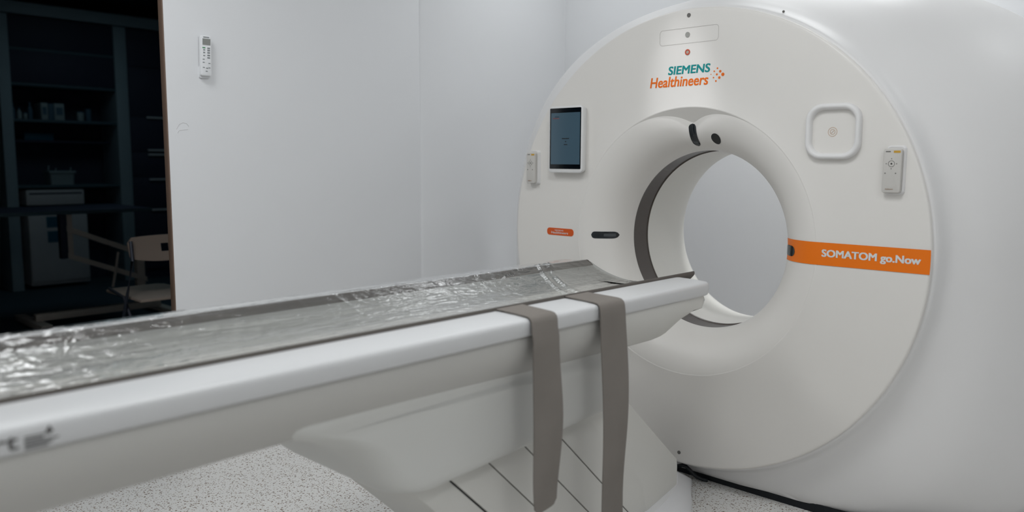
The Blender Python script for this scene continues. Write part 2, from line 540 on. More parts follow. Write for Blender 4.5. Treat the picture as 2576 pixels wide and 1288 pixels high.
# brand lettering
tag(text('lettering', 'SIEMENS', M_teal, ct, lambda u, v, h: (u+.12*(v-1.596), -.0001-h, v), -.089, .087, 1.5805, 1.6115, bold=.05), 'teal brand lettering above the bore')
tag(text('lettering', 'Healthineers', M_oprint, ct, lambda u, v, h: (u+.14*(v-1.555), -.0001-h, v), -.167, .081, 1.5355, 1.574, bold=.035), 'orange brand lettering above the bore')
bm = bmesh.new()
for (x, z), r in zip(((.1161, 1.5913), (.1276, 1.5797), (.1035, 1.5814), (.0908, 1.5714), (.1143, 1.5698), (.1383, 1.5682), (.1248, 1.5576), (.1013, 1.5592), (.1115, 1.5463)),
                    (.0032, .0047, .0028, .0018, .0036, .0062, .0047, .0027, .0033)):
    prism(bm, [(x+r*math.cos(a*PI/8), z+r*math.sin(a*PI/8)) for a in range(16)], 'y', -.0008, -.0001)
tag(obj('logo_mark', bm, M_oprint, ct, ang=0), 'orange arrowhead of nine dots')

# laser windows: capsule shaped dark panes on the funnel
def slot(name, th0, ra, rb, hw, m, h=.0012, lab=None, r_end=True):
    bm = bmesh.new()
    c, s = math.cos(th0), math.sin(th0)
    ra2, rb2 = ra+hw, rb-hw
    ctr = []
    nr, nw = 26, 8
    V = []
    for i in range(nr+1):
        r = ra + (rb-ra)*i/nr
        if r < ra2: wd = math.sqrt(max(0, hw*hw-(ra2-r)**2))
        elif r > rb2: wd = math.sqrt(max(0, hw*hw-(r-rb2)**2))
        else: wd = hw
        wd = max(wd, .0006)
        row = []
        for j in range(nw+1):
            q = wd*(2*j/nw-1)
            X, Z = r*c - q*s, ZI + r*s + q*c
            row.append(bm.verts.new(onface(X, Z, h)))
        V.append(row)
    for i in range(nr):
        for j in range(nw):
            bm.faces.new((V[i][j], V[i+1][j], V[i+1][j+1], V[i][j+1]))
    o = obj(name, bm, m, ct, ang=60)
    if lab: o['label'] = lab
    return o
lw1 = slot('laser_window', PI, .367, .452, .0145, M_lens, lab='black laser window left of the bore')
lw2 = slot('laser_window', PI/2+.005, .366, .449, .0155, M_lens, lab='black laser window above the bore')
lw3 = slot('laser_window', 0-.005, .366, .424, .0185, M_lens, h=.0028, lab='black laser window on the orange band')
def subslot(parent, th0, ra, rb, hw, h):
    bm = bmesh.new()
    c, s = math.cos(th0), math.sin(th0)
    patch_grid(bm, [ra+(rb-ra)*i/8 for i in range(9)], [-hw, 0, hw], lambda r, q: onface(r*c-q*s, ZI+r*s+q*c, h))
    obj('pane', bm, M_lensband, parent, ang=60)
subslot(lw1, PI, .375, .408, .006, .0018)
subslot(lw2, PI/2+.005, .374, .384, .010, .0018)
subslot(lw3, -.005, .384, .402, .0165, .0034)
bm = bmesh.new()
cx, cz = .094, 1.341
V0 = bm.verts.new(onface(cx, cz, .001))
rr = []
for k in range(28):
    a = 2*PI*k/28
    rr.append(bm.verts.new(onface(cx+.0205*math.cos(a), cz+.0205*math.sin(a)*.95, .001)))
for k in range(28):
    bm.faces.new((V0, rr[k], rr[(k+1) % 28]))
tag(obj('camera_window', bm, M_black, ct, ang=60), 'round black window above the bore')

def disc(name, x, z, r, m, h=.002, n=20, y=0.0, parent=ct, lab=None):
    bm = bmesh.new()
    prism(bm, [(x+r*math.cos(2*PI*a/n), z+r*math.sin(2*PI*a/n)) for a in range(n)], 'y', y-h, y+.0005)
    o = obj(name, bm, m, parent)
    if lab: o['label'] = lab
    return o
def annulus(name, x, z, r0, r1, m, h=.002, n=24, y=0.0, parent=ct, lab=None):
    bm = bmesh.new()
    C = lambda r, yy: [(x+r*math.cos(2*PI*a/n), yy, z+r*math.sin(2*PI*a/n)) for a in range(n)]
    loft(bm, [C(r1, y+.0003), C(r1, y-h), C(r0, y-h), C(r0, y+.0003)], cap0=False, cap1=False)
    o = obj(name, bm, m, parent)
    if lab: o['label'] = lab
    return o
disc('screw_cap', -.008, 1.792, .0075, M_gprint, lab='dark screw cap at the top of the disc')
disc('screw_cap', .006, .126, .007, M_gprint, lab='dark screw cap at the bottom of the disc')
disc('indicator_button', -.011, 1.7225, .0095, mat('button_grey', rgb(158, 158, 152), .5), lab='grey round button')
rb = annulus('indicator_button', -.009, 1.659, .0062, .0105, M_red, lab='round button with a red ring')
disc('button_face', -.009, 1.659, .0062, mat('button_beige', rgb(176, 166, 154), .5), .001, parent=rb)
# outlined flush panel
bm = bmesh.new()
o1 = rrect(-.131, .116, 1.6905, 1.7475, .012)
o2 = rrect(-.1295, .1145, 1.692, 1.746, .0105)
loft(bm, [[(x, -.0004, z) for x, z in o1], [(x, -.0004, z) for x, z in o2]], cap0=False, cap1=False)
tag(obj('access_panel', bm, mat('panel_outline', rgb(186, 182, 176), .6), ct, ang=0), 'thin outline of a flush panel')
# raised rounded square ring on the right
bm = bmesh.new()
sec = [(0, .0), (0, -.010), (.0025, -.017), (.007, -.0205), (.012, -.0205), (.0165, -.017), (.0195, -.010), (.0205, .0)]
x0, x1, z0, z1 = .4565, .6385, 1.2655, 1.4475
loft(bm, [[(x, y, z) for x, z in rrect(x0+d, x1-d, z0+d, z1-d, .055-d*.75, 10)] for d, y in sec], cap0=False, cap1=False)
cr = tag(obj('holder_ring', bm, M_body, ct, ang=60), 'raised rounded square ring right of the bore')
M_beige = mat('beige_print', rgb(206, 184, 164), .5)
annulus('symbol', .5435, 1.355, .0135, .0155, M_beige, .0006, parent=cr)
annulus('symbol', .5435, 1.355, .0070, .0090, M_beige, .0006, parent=cr)
bm = bmesh.new()
tube(bm, [(.539, -.0004, 1.3505), (.548, -.0004, 1.3595)], .0009, 5)
obj('symbol', bm, M_beige, cr)
# little orange badge left
bm = bmesh.new()
prism(bm, rrect(-.6835, -.5365, .9375, .9685, .0135), 'y', -.0012, .0)
bd = tag(obj('name_badge', bm, mat('badge_orange', rgb(214, 88, 22), .45), ct), 'small orange badge left of the bore')
text('lettering', 'SIEMENS', M_wprint, bd, lambda u, v, h: (u, -.0013-h, v), -.640, -.592, .9560, .9615, thick=.0003)
text('lettering', 'Healthineers', M_wprint, bd, lambda u, v, h: (u, -.0013-h, v), -.659, -.566, .9440, .9540, bold=.01, thick=.0003)
# marks on the rim
for (x, y, z) in ((.3379, .040, 1.7693), (.8715, .030, .949)):
    bm = bmesh.new()
    bmesh.ops.create_uvsphere(bm, u_segments=10, v_segments=6, radius=.0045)
    bmesh.ops.translate(bm, verts=bm.verts, vec=(x, y, z))
    obj('screw_cap', bm, M_gprint, ct)
rebase(ct)

# ------------------------------------------------------------------ tablet on the disc
tb = thing('tablet_display', 'white framed tablet display mounted upright on the scanner left of its bore', 'tablet', (-.56, -.001, 1.21))
bm = bmesh.new()
T = rrect(-.652, -.469, 1.207, 1.4845, .014)
S2 = rrect(-.662, -.486, 1.2155, 1.486, .016)
def inset(x0, x1, z0, z1, d, r, y):
    return [(x, y, z) for x, z in rrect(x0+d, x1-d, z0+d, z1-d, max(.003, r-d*.6))]
loft(bm, [inset(-.652, -.470, 1.207, 1.4845, .006, .016, -.0005), inset(-.652, -.470, 1.207, 1.4845, .002, .016, -.015), inset(-.652, -.470, 1.207, 1.4845, 0, .016, -.022),
          inset(-.652, -.470, 1.207, 1.4845, 0, .016, -.030), inset(-.652, -.470, 1.207, 1.4845, .0015, .016, -.0335), inset(-.652, -.470, 1.207, 1.4845, .004, .016, -.035)])
obj('casing', bm, M_tabw, tb)
bm = bmesh.new()
prism(bm, rrect(-.6435, -.477, 1.2235, 1.476, .003), 'y', -.0362, -.0345)
sc_ = tag(obj('screen', bm, M_screen, tb), 'black glass screen')
bm = bmesh.new()
prism(bm, [(-.637, 1.2425), (-.4815, 1.2425), (-.4815, 1.4565), (-.637, 1.4565)], 'y', -.0367, -.0360)
tag(obj('display', bm, M_disp, sc_), 'blue-grey lit display area')
tf = lambda u, v, h: (u, -.0368-h, v)
M_t1 = mat('display_red', rgb(160, 70, 60), .5)
M_t2 = mat('display_dark', rgb(18, 28, 36), .5)
text('lettering', 'SIEMENS', M_t2, sc_, tf, -.617, -.594, 1.438, 1.442, bold=.01, thick=.0002)
text('lettering', 'Healthineers', M_t1, sc_, tf, -.627, -.592, 1.4315, 1.437, bold=.01, thick=.0002)
for xa, xb, z in ((-.577, -.538, 1.3475), (-.560, -.553, 1.335), (-.566, -.547, 1.3225)):
    bm = bmesh.new()
    prism(bm, [(xa, z), (xb, z), (xb, z+.004), (xa, z+.004)], 'y', -.0371, -.0366)
    obj('caption', bm, M_t2, sc_)
rebase(tb)

# ------------------------------------------------------------------ two handheld controllers in their cradles
def controller(x0, x1, z0, z1, yf, label):
    t = thing('handheld_controller', label, 'remote control', ((x0+x1)/2, -.001, z0), 'handheld controllers on the scanner')
    bm = bmesh.new()
    R = .008
    y0 = yf + .017
    I = lambda d, y: [(x, y, z) for x, z in rrect(x0+d, x1-d, z0+d, z1-d, R)]
    loft(bm, [I(.002, y0), I(0, y0-.003), I(0, yf+.004), I(.0012, yf+.001), I(.0035, yf)])
    obj('body', bm, M_ctrl, t)
    bm = bmesh.new()
    J = lambda d, y: [(x, y, z) for x, z in rrect(x0+.006+d, x1+.006-d, z0-.004+d, z1+.008-d, .012)]
    loft(bm, [J(-.002, -.0003), J(0, -.006), J(.002, y0-.004), J(.006, y0-.002)])
    tag(obj('cradle', bm, M_body, t), 'white wall cradle')
    W, H = x1-x0, z1-z0
    P = lambda u, v: (x0+u*W, z0+v*H)
    y = yf
    cx, cz = P(.47, .66)
    annulus('ring', cx, cz, .0088, .0100, M_gprint, .0006, y=y, parent=t)
    disc('button', cx, cz, .0028, mat('button_dark', rgb(70, 68, 66), .5), .0008, 10, y=y, parent=t)
    for dx, dz in ((0, .0155), (0, -.0155), (.0155, 0), (-.0155, 0)):
        disc('button', cx+dx, cz+dz, .0016, M_gprint, .0006, 8, y=y, parent=t)
    for u in (.16, .72):
        q = P(u, .445)
        disc('button', q[0], q[1], .0021, M_gprint, .0006, 8, y=y, parent=t)
    def lab(n, u0, u1, v0, v1, m):
        a, b_ = P(u0, v0), P(u1, v1)
        bm = bmesh.new()
        prism(bm, [(a[0], a[1]), (b_[0], a[1]), (b_[0], b_[1]), (a[0], b_[1])], 'y', y-.0006, y+.0003)
        return obj(n, bm, m, t)
    tag(lab('sticker', .56, .92, .905, .955, M_yellow), 'yellow sticker')
    tag(lab('sticker', .14, .40, .922, .945, M_gprint), 'grey printed sticker')
    text('lettering', 'Healthineers', M_beige, t, lambda u, v, h: (u, y-.0002-h, v), P(.2, 0)[0], P(.62, 0)[0], P(0, .07)[1], P(0, .105)[1], bold=.01, thick=.0004)
    rebase(t)
    return t
controller(-.7815, -.7315, 1.159, 1.2925, -.031, 'slim white handheld controller in a cradle left of the tablet')
controller(.714, .770, 1.1615, 1.299, -.022, 'white handheld controller in a cradle above the orange band, near the right rim')

# ------------------------------------------------------------------ patient table
pt = thing('patient_table', 'long white patient table on a grey leaning pedestal before the scanner', 'patient table', (0, -1.0, 0))
YH, YFT = -.41, -3.05
XO = .345
def rail_sec(s, d=0.0):
    q = [(.229, .812), (.229, .880), (.231, .8846), (.236, .8850), (.30, .8835), (.333, .8812), (.341, .8790), (.345, .874), (.3455, .868), (.3445, .845), (.342, .8395), (.336, .8365), (.30, .830), (.26, .816)]
    if d:
        cx, cz = .287, .860
        q = [(cx+(x-cx)*(1-d), cz+(z-cz)*(1-d)) for x, z in q]
    return [(s*x, z) for x, z in q]
for s in (1, -1):
    bm = bmesh.new()
    st = [(YFT, .0), (-1.5, 0), (YH-.02, 0), (YH-.008, .03), (YH-.002, .12), (YH, .3)]
    loft(bm, [[(x, y, z) for x, z in rail_sec(s, d)] for y, d in st])
    o = obj('side_rail', bm, M_rail, pt, ang=40)
    if s > 0:
        rl = o
# printing on the near rail
rf = lambda u, v, h: (.3452+h + (v-.858)*.02, u, v)
M_rtext = mat('rail_print', rgb(84, 82, 80), .6)
text('lettering', 'rt', M_rtext, rl, rf, -2.3755, -2.3435, .8465, .8665, bold=.02)
for k, (ya, yb, z) in enumerate(((-2.337, -2.302, .8612), (-2.337, -2.312, .8570), (-2.337, -2.292, .8528), (-2.337, -2.300, .8486), (-2.337, -2.306, .8444))):
    bm = bmesh.new()
    patch_grid(bm, [ya, yb], [z-.0012, z+.0012], lambda u, v: rf(u, v, .0004))
    obj('caption', bm, M_rtext, rl)
bm = bmesh.new()
vv = [bm.verts.new(rf(u, v, .0005)) for u, v in ((-2.310, .862), (-2.298, .862), (-2.304, .873))]
bm.faces.new(vv)
obj('symbol', bm, M_rtext, rl)
# curved cradle (white tray under the mattress)
SAG = .058
def trough(x, w=.226, z=.8895, sag=SAG):
    return z - sag*max(0, 1-(abs(x)/w)**2.2)
bm = bmesh.new()
xs = [-.226+.452*i/28 for i in range(29)]
sec = [(x, trough(x)-.034) for x in xs] + [(x, trough(x)-.050) for x in reversed(xs)]
loft(bm, [[(x, y, z) for x, z in sec] for y in (YFT, -.29)])
obj('cradle', bm, M_rail, pt, ang=50)
# under cover
def under(xt, zt, xb, zb, y, zc=None):
    zc = zb-.012 if zc is None else zc
    h = [(xt, zt), (xt+.002, zt-.012), (xt-.004, zt-.04), ((xt+xb)/2+.012, (zt+zb)/2-.01), (xb+.012, zb+.012), (xb-.004, zb), (xb*.6, (zb+zc)/2), (0, zc)]
    return [(x, y, z) for x, z in h] + [(-x, y, z) for x, z in reversed(h[:-1])]
bm = bmesh.new()
loft(bm, [under(.330, .834, .252, .708, YFT), under(.330, .834, .252, .708, -.88)])
obj('table_cover', bm, M_cover, pt, ang=40)
bm = bmesh.new()
loft(bm, [under(.331, .8345, .253, .708, -.8795, .70), under(.333, .835, .258, .709, -.60, .70), under(.332, .835, .264, .716, -.555, .70), under(.330, .835, .285, .765, -.475, .752), under(.328, .835, .305, .812, -.425, .80), under(.326, .835, .312, .828, -.417, .825)])
tag(obj('end_cover', bm, M_panel, pt, ang=40), 'tapered end cover near the scanner, lighter grey for less strap shade')  # paler grey than table_cover stands in for the missing strap shade
# upper pedestal cover, a rounded shell with a curved foot side
def rrect_plan(xh, ya, yb, rl_, rr_, z, n=8):
    out = []
    for cx, cy, a0, r in ((xh-rr_, yb-rr_, 0, rr_), (-xh+rr_, yb-rr_, PI/2, rr_), (-xh+rl_, ya+rl_, PI, rl_), (xh-rl_, ya+rl_, 1.5*PI, rl_)):
        for k in range(n+1):
            a = a0+PI/2*k/n
            out.append((cx+r*math.cos(a), cy+r*math.sin(a), z))
    return out
lv = [(.748, -1.91, .282), (.744, -1.915, .2865), (.738, -1.915, .287), (.722, -1.90, .281), (.706, -1.865, .273), (.68, -1.79, .266), (.642, -1.715, .262), (.592, -1.662, .259), (.552, -1.636, .260), (.526, -1.615, .259), (.509, -1.595, .255), (.500, -1.565, .247), (.4975, -1.53, .236)]
loops = []
for z, ya, xh in lv:
    L = rrect_plan(xh, ya, -.70, .085, .03, z)
    L = [(x, y, zz + (max(0, y+1.48)*.055 if z < .6 else 0) + (max(0, y+1.48)*.027 if .6 <= z < .65 else 0)) for x, y, zz in L]
    L = [(x*(1-.085*max(0, min(1, (y+.88)/.15))*(z > .70)), y, zz) for x, y, zz in L]
    loops.append(L)
bm = bmesh.new()
loft(bm, loops)
obj('pedestal_cover', bm, M_pcover, pt, ang=50)
# leaning telescopic panels below
ZT, ZP = .565, .10
LEAN = 1.03
def xline(y0, z0):                      # y of a leaning line through (y0,z0) at height z
    return lambda z: y0 + (z0-z)*LEAN
lines = [xline(-1.49, .46), xline(-1.366, .457), xline(-1.232, .464), xline(-1.100, .478), xline(-.963, .479), xline(-.82, .493)]
GAP = .0022
for k in range(5):
    a, b_ = lines[k], lines[k+1]
    ga = 0 if k == 0 else GAP
    bm = bmesh.new()
    xw = .2-.0012*k
    poly = [(a(ZT)+ga, ZT), (b_(ZT)-GAP, ZT), (b_(ZP)-GAP, ZP), (a(ZP)+ga, ZP)]
    if k == 4:
        poly = [(a(ZT)+ga, ZT), (b_(ZT)-GAP, ZT), (-.535, .215), (-.53, .185), (-.508, ZP), (a(ZP)+ga, ZP)]
    prism(bm, poly, 'x', -xw, xw, bev=.003 if k else .012)
    obj('pedestal_panel', bm, M_panel, pt, ang=40)
# nose panel nearest the gantry, narrowing in plan
bm = bmesh.new()
a = lines[5]
pa = [(a(ZT)+GAP, ZT), (-.531, .215), (-.526, .185), (-.504, .131), (-.504, ZP)]
pb = [(-.66, ZT), (-.257, .207), (-.252, .180), (-.252, .155), (-.252, ZP)]
loft(bm, [[(.195, y, z) for y, z in pa], [(.150, y, z) for y, z in pb], [(-.150, y, z) for y, z in pb], [(-.195, y, z) for y, z in pa]], cap0=True, cap1=True)
# close top, bottom and back
obj('pedestal_panel', bm, M_panel, pt, ang=25)
bm = bmesh.new()
prism(bm, [(lines[0](ZT)+.02, ZT), (lines[5](ZT)+.016, ZT), (lines[5](.22)+.012, .22), (-.53, ZP), (lines[0](ZP)+.02, ZP)], 'x', -.190, .190)
tag(obj('pedestal_core', bm, M_dark, pt), 'dark core seen in the seams')
# white flared foot
outl = [(.0, .045), (.055, .02), (.11, -.08), (.165, -.165), (.205, -.245), (.255, -.35), (.285, -.48), (.295, -.70), (.295, -1.25), (.26, -1.36), (.15, -1.42), (0, -1.43)]
inl = [(.0, -.10), (.05, -.115), (.10, -.16), (.145, -.235), (.168, -.29), (.20, -.40), (.222, -.52), (.225, -.70), (.225, -1.15), (.20, -1.22), (.12, -1.26), (0, -1.27)]
def lerp2(t):
    return [(o_[0]+(i_[0]-o_[0])*t, o_[1]+(i_[1]-o_[1])*t) for o_, i_ in zip(outl, inl)]
def full(P, z):
    return [(x, y, z) for x, y in P] + [(-x, y, z) for x, y in reversed(P[1:-1])]
bm = bmesh.new()
loft(bm, [full(lerp2(0), 0.0), full(lerp2(0), .022), full(lerp2(.07), .030), full(lerp2(.3), .046), full(lerp2(.7), .078), full(lerp2(1), .106), full(lerp2(1.0), .112)])
tag(obj('foot_cover', bm, M_foot, pt, ang=50), 'white flared floor cover')
rebase(pt)

# mattress in the cradle
mt = thing('table_mattress', 'thin grey trough-shaped mattress running the length of the patient table', 'mattress', (0, -1.6, .80))
bm = bmesh.new()
YM = -.295
xs = [-.2175+.435*i/36 for i in range(37)]
sec = [(x, trough(x)) for x in xs] + [(x, trough(x)-.010-.022*(1-(abs(x)/.2175)**4)) for x in reversed(xs)]
loft(bm, [[(x, y, z) for x, z in sec] for y in (YFT, -2.2, -1.4, YM-.01, YM)])
pad = obj('pad', bm, M_matt, mt, ang=40)
for s in (1, -1):
    bm = bmesh.new()
    q = [(.2275, .8815), (.2275, .889), (.2255, .8925), (.2215, .892), (.2165, .8895), (.2085, .8842), (.199, .8772), (.1965, .8745), (.1985, .871), (.214, .866)]
    loft(bm, [[(s*x, y, z) for x, z in q] for y in (YFT, YM-.012)])
    tag(obj('edge_band', bm, M_edge, mt, ang=40), 'dark strip along the mattress edge')  # darker grey strip along both long edges of the pad
rebase(mt)

# clear plastic sheet over the mattress, wrinkled, tucked over the far rail
def sheet(x, y):
    if x < -.226:
        z = .8862 + .0075*math.exp((.226+x)/.008) - max(0, -.31-x)*.05
    else:
        z = trough(x) + .003 + max(0, min(1, (abs(x)-.18)/.02))*.0025
    foot = min(1, max(0, (-y-1.0)/1.3))
    edge = min(1, max(0, (x+.336)/.05))*min(1, max(0.15, (.204-x)/.03))
    N = lambda a, b_, c, d: noise.noise(Vector((x*a+y*b_, y*c+x*d, a*.37+c)))
    # long soft creases along the table, then short crossing folds
    r1 = max(0, 1-abs(N(18, .8, .9, -1.0))*2.4)**3
    r2_ = max(0, 1-abs(N(42, -2.5, 2.6, 3.0))*2.4)**3
    r3 = max(0, 1-abs(N(10, 10, 8, -9))*2.8)**5
    r4 = max(0, 1-abs(N(26, 14, 16, -12))*2.6)**4
    n1 = N(12, 2, 4, -3)
    amp = .0012 + .0022*foot
    z += edge*amp*(1.3*r1 + .75*r2_ + 1.0*r3 + (.25+.5*foot)*r4 + .6*n1 + .5)
    # bunched fold near the head end
    d = (x+.06)*.55 + (y+.62)
    if -.26 < x < .17:
        z += .010*math.exp(-(d/.014)**2)*(.6+.5*N(24, 8, 20, 0)) + .006*math.exp(-((d+.05)/.010)**2)
    return z
bm = bmesh.new()
us = [-.336+.541*i/130 for i in range(131)]
vs = [YFT+.01+(2.72)*j/400 for j in range(401)]
patch_grid(bm, us, vs, lambda u, v: (u, v, sheet(u, v)))
ps = obj('plastic_sheet', bm, M_film, None, ang=180)
tag(ps, 'crinkled clear plastic sheet lying over the grey mattress and the far rail', 'plastic sheet')

# ------------------------------------------------------------------ straps hanging over the near rail
def strap(y0, y1, zend, drift, label, seed, round_end=False):
    path = [(.2280, .876), (.2285, .8845), (.234, .8880), (.26, .8868), (.30, .8852), (.332, .8838), (.343, .8820), (.3495, .877), (.352, .868), (.3535, .85)]
    zz = .83
    while zz > zend:
        path.append((.355+.004*math.sin(zz*9+seed), zz)); zz -= .022
    path.append((.355+.004*math.sin(zend*9+seed), zend))
    n = len(path)
    TH = .0032
    loops_f, loops_b = [], []
    L = 0
    lens = [0]
    for a, b_ in zip(path[:-1], path[1:]):
        L += math.hypot(b_[0]-a[0], b_[1]-a[1]); lens.append(L)
    nw = 8
    bm = bmesh.new()
    F, B = [], []
    for i, (x, z) in enumerate(path):
        pa, pb = path[max(0, i-1)], path[min(n-1, i+1)]
        tx, tz = pb[0]-pa[0], pb[1]-pa[1]
        l = math.hypot(tx, tz)
        nx, nz = -tz/l, tx/l
        if nx < 0 and abs(nx) > .5 or (abs(nx) <= .5 and nz < 0): nx, nz = -nx, -nz
        q = lens[i]/L
        ya = y0+drift*q+.004*math.sin(q*11+seed)
        yb = y1+drift*q*1.1+.004*math.sin(q*9+seed*2)
        fr_, br_ = [], []
        for j in range(nw+1):
            t = j/nw
            yy = ya+(yb-ya)*t
            zo = 0
            if round_end and z < zend+.05:
                zo = max(0, (abs(t-.5)-.3)/.2)**2*.014
            wob = .006*math.sin(q*7+t*2.4+seed)*min(1, max(0, (q-.2)*2.5))
            zb = z+zo*(1 if i == n-1 else .5)
            fr_.append(bm.verts.new((x+nx*TH+wob, yy, zb+nz*TH)))
            br_.append(bm.verts.new((x+wob, yy, zb)))
        F.append(fr_); B.append(br_)
    for i in range(n-1):
        for j in range(nw):
            bm.faces.new((F[i][j], F[i+1][j], F[i+1][j+1], F[i][j+1]))
            bm.faces.new((B[i][j], B[i][j+1], B[i+1][j+1], B[i+1][j]))
        bm.faces.new((F[i][0], B[i][0], B[i+1][0], F[i+1][0]))
        bm.faces.new((F[i][nw], F[i+1][nw], B[i+1][nw], B[i][nw]))
    for r_ in (0, n-1):
        for j in range(nw):
            bm.faces.new((F[r_][j], F[r_][j+1], B[r_][j+1], B[r_][j]))
    o = obj('patient_strap', bm, M_strap, None, ang=50)
    return tag(o, label, 'strap', 'straps over the near rail')
strap(-1.268, -1.172, .392, .014, 'grey fabric strap over the near rail, the one farther from the scanner, its end showing', 1.0, True)
strap(-.998, -.892, .17, .026, 'grey fabric strap over the near rail, the one closer to the scanner', 2.3)

# black cable under the disc
bm = bmesh.new()
cp = [(-.06, .03, .030), (-.036, .034, .040), (-.018, .036, .054), (.0, .036, .062), (.016, .038, .061), (.030, .042, .050), (.042, .048, .036), (.054, .058, .022), (.070, .075, .012), (.085, .088, .009)]
tube(bm, cp, .0072, 10)
cb = obj('cable', bm, M_cable, None)
tag(cb, 'black cable arching out from under the scanner disc beside the table foot', 'cable')

# ------------------------------------------------------------------ remote control on the left wall
rc = thing('remote_control', 'white air conditioner remote control hanging on the left wall near the doorway', 'remote control', (XW, -1.09, 1.59))
bm = bmesh.new()
def tilt(y, z):
    return y + (z-1.67)*.033
def rcI(d, x):
    return [(x, tilt(y, z), z) for y, z in rrect(-1.1085+d, -1.0645-d, 1.5915+d, 1.7515-d, .007)]
loft(bm, [rcI(.001, -1.594), rcI(0, -1.590), rcI(0, -1.579), rcI(.001, -1.5762), rcI(.0035, -1.575)])
obj('body', bm, M_acw, rc)
bm = bmesh.new()
loft(bm, [[(x, tilt(y, z), z) for y, z in rrect(-1.1075, -1.0655, 1.584, 1.63, .005)] for x in (XW, -1.590)])
obj('wall_holder', bm, M_acw, rc)
def rpad(n, y0, y1, z0, z1, m, h=.0008):
    bm = bmesh.new()
    loft(bm, [[(x, tilt(y, z), z) for y, z in ((y0, z0), (y1, z0), (y1, z1), (y0, z1))] for x in (-1.5752, -1.575+h)])
    return obj(n, bm, m, rc)
tag(rpad('display', -1.1025, -1.0695, 1.714, 1.739, M_lcd), 'grey display window')
rpad('caption', -1.099, -1.075, 1.7425, 1.7465, M_key)
tag(rpad('button', -1.103, -1.091, 1.7005, 1.7045, M_green), 'green button')
for z in (1.6915, 1.681):
    rpad('button', -1.100, -1.092, z, z+.005, M_key)
for z in (1.699, 1.6905, 1.681, 1.6705, 1.661):
    rpad('button', -1.0825, -1.0715, z, z+.0055, M_key)
for y, z in ((-1.1, 1.6695), (-1.1025, 1.655), (-1.1025, 1.643), (-1.078, 1.640), (-1.102, 1.6225), (-1.088, 1.6205), (-1.078, 1.6225), (-1.09, 1.608)):
    rpad('button', y, y+.008, z, z+.0035, M_key)
rebase(rc)

# ------------------------------------------------------------------ the dark room beyond the doorway
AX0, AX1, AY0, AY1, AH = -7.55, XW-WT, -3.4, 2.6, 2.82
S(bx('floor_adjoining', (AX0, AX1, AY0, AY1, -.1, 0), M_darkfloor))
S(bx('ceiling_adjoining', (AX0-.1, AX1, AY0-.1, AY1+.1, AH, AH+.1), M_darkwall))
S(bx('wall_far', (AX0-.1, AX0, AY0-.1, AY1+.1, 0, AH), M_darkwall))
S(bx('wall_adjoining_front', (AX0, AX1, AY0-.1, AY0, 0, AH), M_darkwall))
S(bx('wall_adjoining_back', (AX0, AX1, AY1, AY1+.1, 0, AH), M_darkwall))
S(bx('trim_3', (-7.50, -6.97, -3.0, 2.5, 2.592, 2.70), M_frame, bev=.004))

# unseen fill light added to lift the blacks in that room
ld = bpy.data.lights.new('added_dim_fill', 'AREA')
ld.shape = 'RECTANGLE'; ld.size, ld.size_y = 1.2, 1.2
ld.energy = 4.6
ld.color = (0.62, 0.88, 1.0)
lo = bpy.data.objects.new('added_dim_fill', ld)
COL.objects.link(lo)
lo.location = (-5.2, 0.3, AH-.02)
# shelving on the far wall
sh = thing('shelf_unit', 'tall dark open shelf unit against the far wall of the dark room', 'shelf', (-7.25, .18, 0))
for y0, y1 in ((-.386, -.289), (.647, .768)):
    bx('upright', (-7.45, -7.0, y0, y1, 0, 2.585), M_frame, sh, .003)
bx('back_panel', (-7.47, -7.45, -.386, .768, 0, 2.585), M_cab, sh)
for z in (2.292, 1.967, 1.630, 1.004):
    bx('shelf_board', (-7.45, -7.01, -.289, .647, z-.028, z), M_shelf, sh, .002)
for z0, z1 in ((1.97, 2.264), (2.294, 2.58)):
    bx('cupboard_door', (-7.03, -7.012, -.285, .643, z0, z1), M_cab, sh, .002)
rebase(sh)
dc = thing('drawer_cabinet', 'dark drawer cabinet with bar handles beside the shelf unit', 'cabinet', (-7.25, 1.25, 0))
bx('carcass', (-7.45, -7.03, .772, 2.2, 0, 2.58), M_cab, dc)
fronts = [(1.70, 2.20), (2.205, 2.57), (1.335, 1.695), (1.075, 1.33), (.755, 1.07), (.10, .75)]
for z0, z1 in fronts:
    d_ = bx('drawer_front', (-7.03, -7.01, .778, 1.60, z0, z1), M_cab, dc, .002)
    if z0 in (1.70,):
        hz = 1.690
    elif z0 == 1.335: hz = 1.352
    elif z0 == 1.075: hz = 1.306
    elif z0 == .755: hz = 1.046
    elif z0 == .10: hz = .726
    else: continue
    bm = bmesh.new()
    box(bm, -7.0, -6.985, .938, 1.25, hz-.009, hz+.009, .003)
    for yy in (.97, 1.21):
        box(bm, -7.012, -6.995, yy-.006, yy+.006, hz-.005, hz+.005)
    obj('handle', bm, M_handle, d_)
rebase(dc)
# white appliance and drawer box under the shelf
fb = thing('white_cabinet', 'white cabinet with blue labels standing at the bottom of the shelf unit', 'cabinet', (-7.2, .04, 0))
bx('body', (-7.44, -7.0, -.225, .305, .035, .715), M_box, fb, .008)
bx('door', (-6.999, -6.985, -.222, .302, .07, .712), M_box, fb, .006)
for y0, y1, z0, z1 in ((-.07, .05, .595, .70), (-.066, .045, .45, .56)):
    tag(bx('sticker', (-6.985, -6.983, y0, y1, z0, z1), M_blue, fb), 'dark blue label')
rebase(fb)
pr = thing('printer', 'low grey-white printer above the white cabinet in the shelf unit', 'printer', (-7.2, .03, .80))
bx('body', (-7.44, -7.0, -.225, .29, .812, .957), M_box, pr, .008)
bx('slot', (-7.001, -6.998, -.20, .27, .916, .932), M_cab, pr)
rebase(pr)
bx('shelf_board', (-7.45, -7.01, -.289, .647, .775, .80), M_shelf, sh, .002).matrix_parent_inverse = Matrix.Translation(-sh.location)
